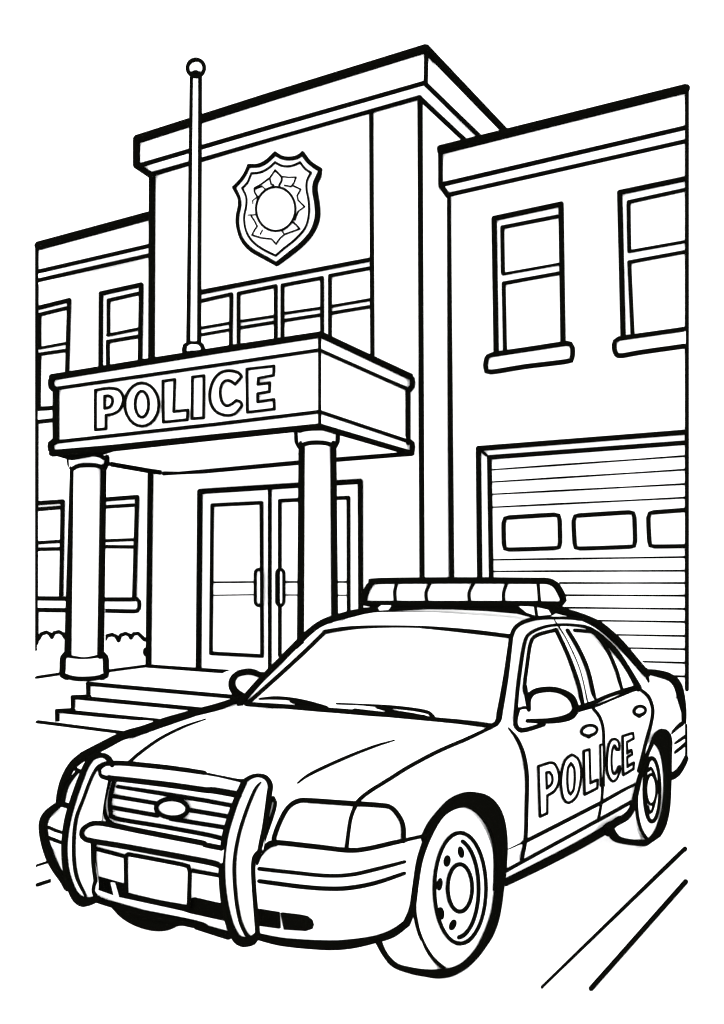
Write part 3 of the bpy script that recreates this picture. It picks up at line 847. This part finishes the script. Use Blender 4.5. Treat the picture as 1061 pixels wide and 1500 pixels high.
m.ink(mf2, K(C9, [(120, 468), (78, 438), (66, 395), (90, 358), (145, 344), (185, 352), (215, 368)]), [11, 10, 9, 8, 8, 8, 7], push=.01)
m.build("side_mirror", PAINT, car)

# light bar
u_f = 1.2
lf = CU(u_f)
m = MB()
fr = K(C7, [(45, 195), (70, 120), (95, 98), (838, 98), (845, 200), (60, 203)])
m.patch(lf, fr, CU_.normalized() * .26)
pe = lf(K(C7, [(842, 150)])[0])
MI = NV.dot(pe - P0) / NV.dot(CV_)
le = CV(MI)
end = K(C7, [(838, 98), (880, 99), (915, 115), (950, 185), (930, 203), (845, 203)])
m.patch(le, end, CV_.normalized() * .02, push=.004)
m.ink(lf, K(C7, [(60, 200), (42, 195), (50, 150), (75, 108), (110, 97), (500, 94), (838, 96)]), [7, 8, 8, 8, 8, 8, 8], push=.006)
m.ink(le, K(C7, [(838, 96), (880, 97), (915, 112), (940, 150), (953, 185), (940, 202), (900, 202), (845, 202)]), [8, 8, 9, 9.5, 9, 7.5, 7, 7], push=.008)
m.ink(lf, K(C7, [(60, 200), (500, 202), (845, 202)]), [7, 8, 7], push=.006)
bar = m.build("light_bar", PAINT, car)
divs = [[(190, 112), (182, 145), (185, 190)], [(342, 110), (325, 150), (329, 190)], [(542, 108), (522, 150), (525, 190)], [(694, 108), (680, 150), (681, 190)], [(838, 108), (845, 195)]]
lim = [62] + [d[len(d) // 2][0] for d in divs]
for i, d in enumerate(divs):
    part("lens", lf, K(C7, [(lim[i] + 6, 186), (lim[i] + 12 + (22 if i == 0 else 0), 112), (lim[i + 1], 112), (lim[i + 1], 186)]), [(K(C7, d), 3.4)], parent=bar, mat=GLASS, th=CU_.normalized() * .01, push=.008, ipush=.012)
part("lens", le, K(C7, [(848, 186), (845, 112), (895, 114), (915, 130), (930, 180)]), [], parent=bar, mat=GLASS, th=CV_.normalized() * .01, push=.008)
# bar mount: dark underside with two feet
m = MB()
lm = CU(u_f - .03)
m.patch(lm, K(C7, [(20, 240), (95, 200), (500, 200), (905, 200), (935, 222), (925, 238), (890, 258), (820, 268), (740, 248), (600, 236), (450, 229), (330, 228), (170, 236)]), CU_.normalized() * .03, m=1)
mt = m.build("light_bar_mount", PAINT, bar)
part("mount_foot", lm, K(C7, [(92, 232), (122, 208), (166, 207), (150, 228)]), [], parent=bar, th=CU_.normalized() * .01, push=.01)
part("mount_foot", lm, K(C7, [(752, 213), (820, 216), (880, 230), (893, 250), (830, 256), (785, 240)]), [(K(C7, [(825, 212), (832, 262)]), 3)], parent=bar, th=CU_.normalized() * .01, push=.01, ipush=.016)

# headlights
part("headlight", H, K(C4, [(98, 455), (95, 430), (125, 350), (172, 265), (235, 218), (330, 216), (550, 233), (720, 243), (790, 258), (842, 320), (862, 380), (862, 450), (700, 490), (530, 510), (300, 485)]),
     [(K(C4, [(90, 465), (88, 440), (120, 350), (170, 260), (235, 217), (330, 216), (550, 232), (720, 243), (790, 258), (842, 320), (862, 380), (862, 455)]), 6),
      (K(C4, [(578, 240), (545, 330), (522, 500)]), 4.5)], mat=GLASS, grid=18, push=.012, ipush=.016)
fl2 = CU(-.9)
part("headlight", H, K(C2, [(300, 200), (245, 275), (222, 350), (218, 400), (245, 405), (340, 215)]),
     [(K(C2, [(300, 205), (245, 280), (222, 350), (216, 400)]), [5, 4, 4, 4]), (K(C2, [(290, 190), (325, 208)]), 4.5), (K(C2, [(192, 395), (215, 402), (240, 408)]), 7)], mat=GLASS, push=.01, ipush=.014)
# front bumper
part("front_bumper", H, K(C4, [(0, 530), (95, 468), (300, 488), (530, 514), (700, 495), (870, 455), (985, 430), (950, 600), (925, 780), (900, 900), (860, 970), (780, 1015), (640, 1050), (400, 1070), (150, 1055), (0, 1030)]) + [(372, 1330), (375, 1270)],
     [(K(C4, [(-6, 528), (40, 490), (92, 466), (300, 486), (530, 512), (650, 502), (800, 468), (880, 450)]), [6, 6, 6.5, 6.5, 6, 5.5, 5.5, 4.5]),
      (K(C4, [(0, 623), (200, 645), (400, 664), (550, 658), (700, 625), (870, 581)]), [4.5, 4.5, 4.5, 4.5, 4.5, 3.5]),
      (K(C4, [(0, 697), (250, 730), (420, 742), (550, 736), (700, 706), (868, 650)]), [5, 5.5, 5.5, 5.5, 5, 4]),
      (K(C4, [(0, 1030), (150, 1062), (400, 1080), (550, 1072), (700, 1043), (800, 1008), (880, 950)]), [9, 11, 13, 12, 9, 10, 9]),
      (K(C4, [(880, 950), (915, 860), (935, 720), (960, 570), (1005, 440), (1061, 330), (1110, 275)]), [10, 8.5, 8, 8.5, 9, 10, 9], {'f': CV(-.045)})], grid=18, push=.005, ipush=.010)
def black(name, f, poly, parent, push, th=None, rnd=False):
    m = MB(); m.patch(f, poly, th if th is not None else TB * .01, m=1, push=push, rnd=rnd)
    return m.build(name, PAINT, parent)
black("bumper_vent", H, K(C3, [(556, 1028), (683, 1048), (690, 1146), (560, 1128)]), car, .02)
black("bumper_vent", H, K(C3, [(696, 1050), (800, 1062), (850, 1072), (880, 1095), (890, 1125), (882, 1150), (850, 1160), (716, 1152)]), car, .02)
# far end of the bumper, left of the push bar
part("front_bumper", H, K(C2, [(190, 410), (240, 420), (225, 560), (225, 720), (235, 860), (215, 850), (150, 730), (110, 620), (95, 520), (120, 460)]),
     [(K(C2, [(185, 405), (125, 455), (98, 510), (104, 600), (135, 710), (175, 790), (215, 850), (240, 900)]), [9, 11, 12, 12, 12, 11, 10, 9]),
      (K(C2, [(130, 538), (165, 555), (210, 570)]), [3.5, 4, 3]), (K(C2, [(130, 600), (165, 615), (210, 632)]), [3.5, 4.5, 3.5])], push=.006, ipush=.012)

# grille
gf = CU(-1.005)
gr = part("grille", gf, K(C2, [(470, 200), (1061, 260)]) + [(372, 1130), (350, 1200), (330, 1250)] + K(C2, [(1061, 600), (560, 545), (470, 520), (440, 500), (455, 350)]),
     [(K(C2, [(540, 295), (780, 332), (1061, 378)]) + K(C3, [(405, 408)]), [3.5, 5, 5, 5], {'sharp': True}),
      (K(C2, [(505, 350), (770, 395)]), 4.6), (K(C3, [(140, 433), (390, 475)]), 5.2),
      (K(C2, [(500, 418), (780, 468)]), 5), (K(C3, [(40, 487), (370, 540)]), 5),
      (K(C2, [(520, 265), (495, 370), (500, 450), (530, 485), (800, 532), (1061, 580)]) + K(C3, [(350, 605)]), [5, 5, 5, 5, 5.2, 5.2, 5.2]),
      (K(C2, [(492, 255), (462, 370), (462, 440), (485, 500), (550, 540)]), 4.2),
      (K(C2, [(470, 258), (442, 400), (435, 512)]), 5)], th=CU_.normalized() * .03, push=0, ipush=.004)
q = K(C2, ell((865, 425), 95, 56, 24, 3))
part("grille_emblem", gf, q[:-1], [(q, 5.2, {'sharp': True})], parent=gr, th=CU_.normalized() * .02, push=.012, ipush=.016)
# lower intake panel, plate
lo = part("lower_bumper", gf, K(C2, [(385, 600), (1061, 740)]) + K(C3, [(345, 760), (345, 1000), (372, 1100), (390, 1180)]) + K(C2, [(1061, 1130), (700, 1050), (460, 985), (400, 960)]),
     [(K(C2, [(395, 662), (500, 690), (590, 714)]), 4.6), (K(C3, [(160, 795), (240, 810), (330, 826)]), 4.6),
      (K(C2, [(400, 962), (460, 985), (700, 1055), (1061, 1135)]) + K(C3, [(200, 1130), (385, 1185)]), [9, 8, 9, 8.5, 9, 11], {'sharp': True}),
      (K(C2, [(400, 640), (400, 720), (410, 830)]), 5)], th=CU_.normalized() * .03, push=.0, ipush=.004)
black("intake", gf, K(C2, [(402, 828), (590, 880), (590, 935), (965, 1018), (972, 965)]) + K(C3, [(175, 958), (348, 998), (372, 1102), (160, 1055)]) + K(C2, [(930, 1040), (600, 968), (540, 955), (400, 905)]), lo, .012, CU_.normalized() * .01)
part("intake_strut", gf, K(C2, [(500, 870), (518, 872), (542, 955), (520, 950)]), [], parent=lo, th=CU_.normalized() * .01, push=.02)
part("licence_plate", gf, K(C2, [(600, 702), (955, 768), (972, 790), (965, 1018), (600, 942)]),
     [(K(C2, [(592, 940), (590, 715), (600, 700), (640, 706), (930, 762), (965, 778), (972, 800), (966, 1015)]), 4.8), (K(C2, [(590, 940), (780, 985), (966, 1018)]), 5.5)], th=CU_.normalized() * .02, push=.02, ipush=.024)

# push bar
pf = CU(-1.10)
TU = CU_.normalized() * .012
pb = None
m = MB()
# left upright
L_o = K(C2, [(372, 130), (425, 107), (480, 118), (505, 165), (470, 250), (440, 400), (425, 520), (390, 640), (395, 760), (410, 880), (398, 955), (345, 985), (285, 945), (240, 830), (225, 650), (240, 500), (285, 335), (330, 205)])
m.patch(pf, L_o, TU, rnd=True)
m.ink(pf, K(C2, [(385, 125), (350, 175), (320, 250), (280, 360), (240, 500), (222, 650), (232, 790), (262, 900), (295, 960), (345, 985), (420, 965)]), [7, 8, 8, 8.5, 9, 8, 8, 10, 12, 13, 8], push=.004)
m.ink(pf, K(C2, [(372, 132), (410, 112), (455, 108), (490, 130), (508, 165)]), [8, 7, 6, 7, 6], push=.004)
m.ink(pf, K(C2, [(465, 157), (425, 175), (385, 240), (335, 370), (290, 500), (278, 680), (295, 830), (350, 948)]), [4, 4, 3.5, 3.5, 4, 4, 4, 2], push=.006)
m.ink(pf, K(C2, [(392, 625), (396, 760), (408, 860), (398, 890), (396, 925), (410, 950)]), [5, 5, 5, 4, 4, 5], push=.004)
pb = m.build("push_bar", TRIM, car)
# right upright
m = MB()
R_o = K(C3, [(490, 265), (520, 238), (565, 226), (612, 240), (635, 285), (630, 350), (600, 530), (578, 680), (542, 725), (537, 850), (552, 1050), (560, 1180), (530, 1230), (470, 1235), (420, 1190), (380, 1090), (350, 900), (350, 720), (380, 540), (430, 380)])
m.patch(pf, R_o, TU, rnd=True)
m.ink(pf, K(C3, [(480, 270), (440, 360), (400, 470), (365, 600), (348, 760), (355, 930), (385, 1090), (420, 1180), (450, 1215), (490, 1225), (530, 1215), (562, 1180)]), [8, 7.5, 8, 8, 8, 9, 10, 11, 12, 13, 12, 8], push=.004)
m.ink(pf, K(C3, [(475, 268), (515, 240), (560, 227), (610, 240), (637, 285), (630, 350), (605, 520), (585, 620), (572, 680)]), [6, 5, 4.5, 5.5, 7, 7, 6, 6, 5], push=.004)
m.ink(pf, K(C3, [(578, 675), (545, 715), (535, 780), (540, 900), (552, 1050), (562, 1175)]), [5, 6, 5.5, 5.5, 6, 6], push=.004)
m.ink(pf, K(C3, [(580, 270), (545, 315), (490, 450), (445, 600), (422, 760), (430, 940), (455, 1090), (495, 1180), (525, 1198)]), [1, 3.5, 4, 4, 4.5, 4.5, 4.5, 4.5, 2.5], push=.006)
m.build("upright", TRIM, pb)
part("bracket", CU(-1.02), K(C3, [(632, 360), (665, 372), (658, 440), (600, 600), (590, 590)]), [(K(C3, [(632, 362), (655, 362), (668, 390), (655, 450), (625, 540), (590, 640), (583, 665)]), 4.6), (K(C3, [(640, 380), (622, 460), (606, 545)]), 4)], parent=pb, th=TU * .3)
# crossbars
part("crossbar", CU(-1.085), K(C2, [(445, 225), (435, 195), (470, 160), (600, 158), (850, 182), (1061, 212)]) + K(C3, [(300, 225), (478, 262), (450, 340), (230, 302)]) + K(C2, [(1061, 310), (700, 268), (500, 240)]),
     [(K(C2, [(1061, 212), (850, 182), (600, 157), (500, 155), (462, 162), (437, 190), (440, 222), (470, 240), (600, 255), (850, 285), (1061, 315)]) + K(C3, [(300, 318), (452, 345)]), [5, 6, 6, 6, 6, 6, 6, 6, 6.5, 7, 7, 8, 8]),
      (K(C3, [(245, 216), (150, 195), (0, 180)]), [2.5, 4.5, 5.5]), (K(C3, [(245, 216), (330, 232), (440, 256), (480, 262)]), [2.5, 2, 3, 5])], parent=pb, mat=TRIM, th=TU)
part("crossbar", CU(-1.13), K(C2, [(430, 515), (375, 520), (330, 555), (332, 595), (365, 615), (600, 655), (1061, 735)]) + K(C3, [(335, 755), (345, 665)]) + K(C2, [(1061, 640), (700, 568)]),
     [(K(C3, [(345, 662), (245, 642)]) + K(C2, [(1061, 635), (700, 565), (520, 528), (430, 514), (375, 520), (335, 548), (325, 580), (345, 608), (400, 622), (600, 656), (1061, 742)]) + K(C3, [(330, 765)]), [6.5, 6.5, 6.5, 6.5, 6.5, 5.5, 6, 6, 6, 6, 6, 6.5, 7, 7])], parent=pb, mat=TRIM, th=TU)

# rear bumper
rb = CV(.02)
part("rear_bumper", rb, K(C10, [(555, 498), (640, 432), (668, 432), (668, 700), (620, 795), (560, 845), (560, 700), (568, 570)]),
     [(K(C10, [(555, 500), (600, 460), (640, 428)]), [3.5, 4, 5]), (K(C10, [(580, 585), (625, 555), (668, 525)]), [1.5, 3.2, 3.2]), (K(C10, [(582, 655), (625, 622), (668, 585)]), [3, 3.6, 3.8]),
      (K(C10, [(555, 845), (600, 815), (640, 760), (668, 700)]), [9, 9, 8, 7]), (K(C10, [(670, 440), (671, 700)]), 3)], th=TV, push=.005)

# wheels
def wheel(u, v, R, w, near=True, mat_i=0):
    m = MB()
    m.cyl(CP(u, v, R), CV_, R, R, w, 48, m=mat_i)
    return m
wf = CV(-.02)
# front near wheel
m = wheel(0, .0, .34, .24)
m.patch(wf, K(C5, ell((527, 780), 287, 570, 40))[:-1], CV_.normalized() * .03)
m.ink(wf, K(C5, [(228, 860), (232, 960), (258, 1080), (305, 1190), (370, 1285), (440, 1345)]), 4, push=.004)
whf = m.build("wheel", TRIM, car)
# dark arch gap behind the tyre and heavy tyre outline
arch_o = [(300, 420), (350, 320), (420, 230), (500, 150), (580, 110), (655, 97), (740, 115), (810, 170), (860, 260), (885, 380), (890, 520), (878, 680), (862, 800)]
tyre_i = [(810, 800), (816, 640), (808, 500), (785, 400), (740, 310), (680, 245), (620, 215), (560, 210), (490, 235), (420, 290), (350, 380), (310, 460)]
black("wheel_arch", CV(-.045), smooth(K(C5, arch_o), [1] * len(arch_o))[0] + smooth(K(C5, tyre_i), [1] * len(tyre_i))[0], body, .0, CV_.normalized() * .02)
m = MB()
o1 = [(862, 780), (855, 860), (830, 1000), (790, 1110), (740, 1190), (680, 1270), (600, 1345), (500, 1400), (400, 1418), (300, 1405), (200, 1385), (90, 1340), (20, 1260), (-35, 1160)]
i1 = [(0, 1150), (40, 1235), (110, 1305), (210, 1335), (320, 1352), (420, 1352), (520, 1335), (600, 1290), (680, 1200), (740, 1080), (785, 950), (805, 820), (812, 760)]
wl = CV(-.040)
m.patch(wl, smooth(K(C5, o1), [1] * len(o1))[0] + smooth(K(C5, i1), [1] * len(i1))[0], CV_.normalized() * .012, m=1)
m.build("tyre_edge", TRIM, whf)
m = MB()
tr = K(C5, [(228, 850), (235, 960), (260, 1080), (310, 1200), (370, 1290), (430, 1350), (210, 1350), (100, 1315), (30, 1245), (-10, 1150), (120, 1080), (200, 960)])
m.patch(CV(-.0), tr, CV_.normalized() * .1)
m.build("tyre_tread", TRIM, whf)
rm = MB()
q = K(C5, ell((552, 777), 182, 392, 40)); rm.patch(wf, q[:-1], CV_.normalized() * .01, push=.012); rm.ink(wf, q, 4.4, sharp=True, push=.016)
q = K(C5, ell((530, 780), 152, 345, 40, 0, -75, 85)); rm.ink(wf, q, 4.6, sharp=True, push=.018)
rim = rm.build("rim", TRIM, whf)
m = MB(); q = K(C5, ell((550, 775), 86, 168, 30)); m.patch(wf, q[:-1], CV_.normalized() * .02, push=.022); m.ink(wf, q, 4.6, sharp=True, push=.026)
m.build("hub_cap", TRIM, whf)
for cx_, cy_, rx, ry, ro in [(560, 523, 22, 43, -10), (462, 585, 25, 43, 8), (410, 750, 20, 47, 8), (420, 955, 22, 46, -6), (502, 1037, 24, 42, 22)]:
    m = MB()
    m.patch(wf, K(C5, ell((cx_, cy_), rx, ry, 16, ro))[:-1], CV_.normalized() * .008, m=1, push=.02)
    m.build("rim_slot", TRIM, whf)
# rear near wheel
uR = 2.336
wr = CV(-.02)
m = MB()
m.cyl(CP(uR, .0, .30), CV_, .296, .296, .22, 48)
m.patch(wr, K(C10, ell((395, 955), 110, 372, 36, 1))[:-1], CV_.normalized() * .03)
m.ink(wr, K(C10, [(284, 1000), (283, 1080), (295, 1180), (320, 1265), (362, 1332)]), 3.6, push=.004)
whr = m.build("wheel", TRIM, car)
m = MB()
o1 = [(395, 600), (430, 510), (490, 466), (540, 490), (566, 560), (563, 700), (560, 900), (548, 1100), (510, 1250), (440, 1350), (360, 1390), (240, 1385), (130, 1362), (80, 1320), (45, 1262)]
i1 = [(105, 1240), (150, 1308), (240, 1333), (370, 1335), (440, 1262), (490, 1110), (508, 930), (500, 760), (475, 650), (430, 585)]
m.patch(CV(-.040), smooth(K(C10, o1), [1] * len(o1))[0] + smooth(K(C10, i1), [1] * len(i1))[0], CV_.normalized() * .012, m=1)
m.build("tyre_edge", TRIM, whr)
m = MB()
m.patch(CV(0), K(C10, [(284, 1000), (290, 1180), (362, 1335), (240, 1335), (150, 1310), (105, 1240), (240, 1150), (270, 1040)]), CV_.normalized() * .1)
m.build("tyre_tread", TRIM, whr)
m = MB()
q = K(C10, ell((403, 948), 60, 250, 30)); m.patch(wr, q[:-1], CV_.normalized() * .01, push=.012); m.ink(wr, q, 4.4, sharp=True, push=.016)
m.ink(wr, K(C10, [(372, 800), (395, 775), (425, 840), (440, 930), (425, 1040), (400, 1120), (385, 1130), (372, 1080)]), 2.5, push=.02)
m.build("rim", TRIM, whr)
m = MB(); q = K(C10, ell((397, 945), 40, 118, 24)); m.patch(wr, q[:-1], CV_.normalized() * .02, push=.022); m.ink(wr, q, 2.8, sharp=True, push=.026)
m.build("hub_cap", TRIM, whr)
# far wheels (front one black, under-car shadow painted in with the tyre)
m = MB(); m.cyl(CP(.0, W - .2, .34), CV_, .34, .34, .2, 48, m=1)
fw = m.build("wheel", TRIM, car)
m = MB()
m.patch(CU(-1.018), smooth(K(C2, [(485, 1000), (560, 1080), (650, 1132), (750, 1160), (840, 1157), (910, 1130), (1061, 1135), (1000, 1100), (700, 1040)]), [1] * 9)[0], CU_.normalized() * .1, m=1)
m.build("tyre_tread", TRIM, fw)  # black blob: far tyre bottom merged with painted shadow under the car
m = MB(); m.cyl(CP(uR, W - .22, .30), CV_, .296, .296, .2, 40, m=0); m.build("wheel", TRIM, car)
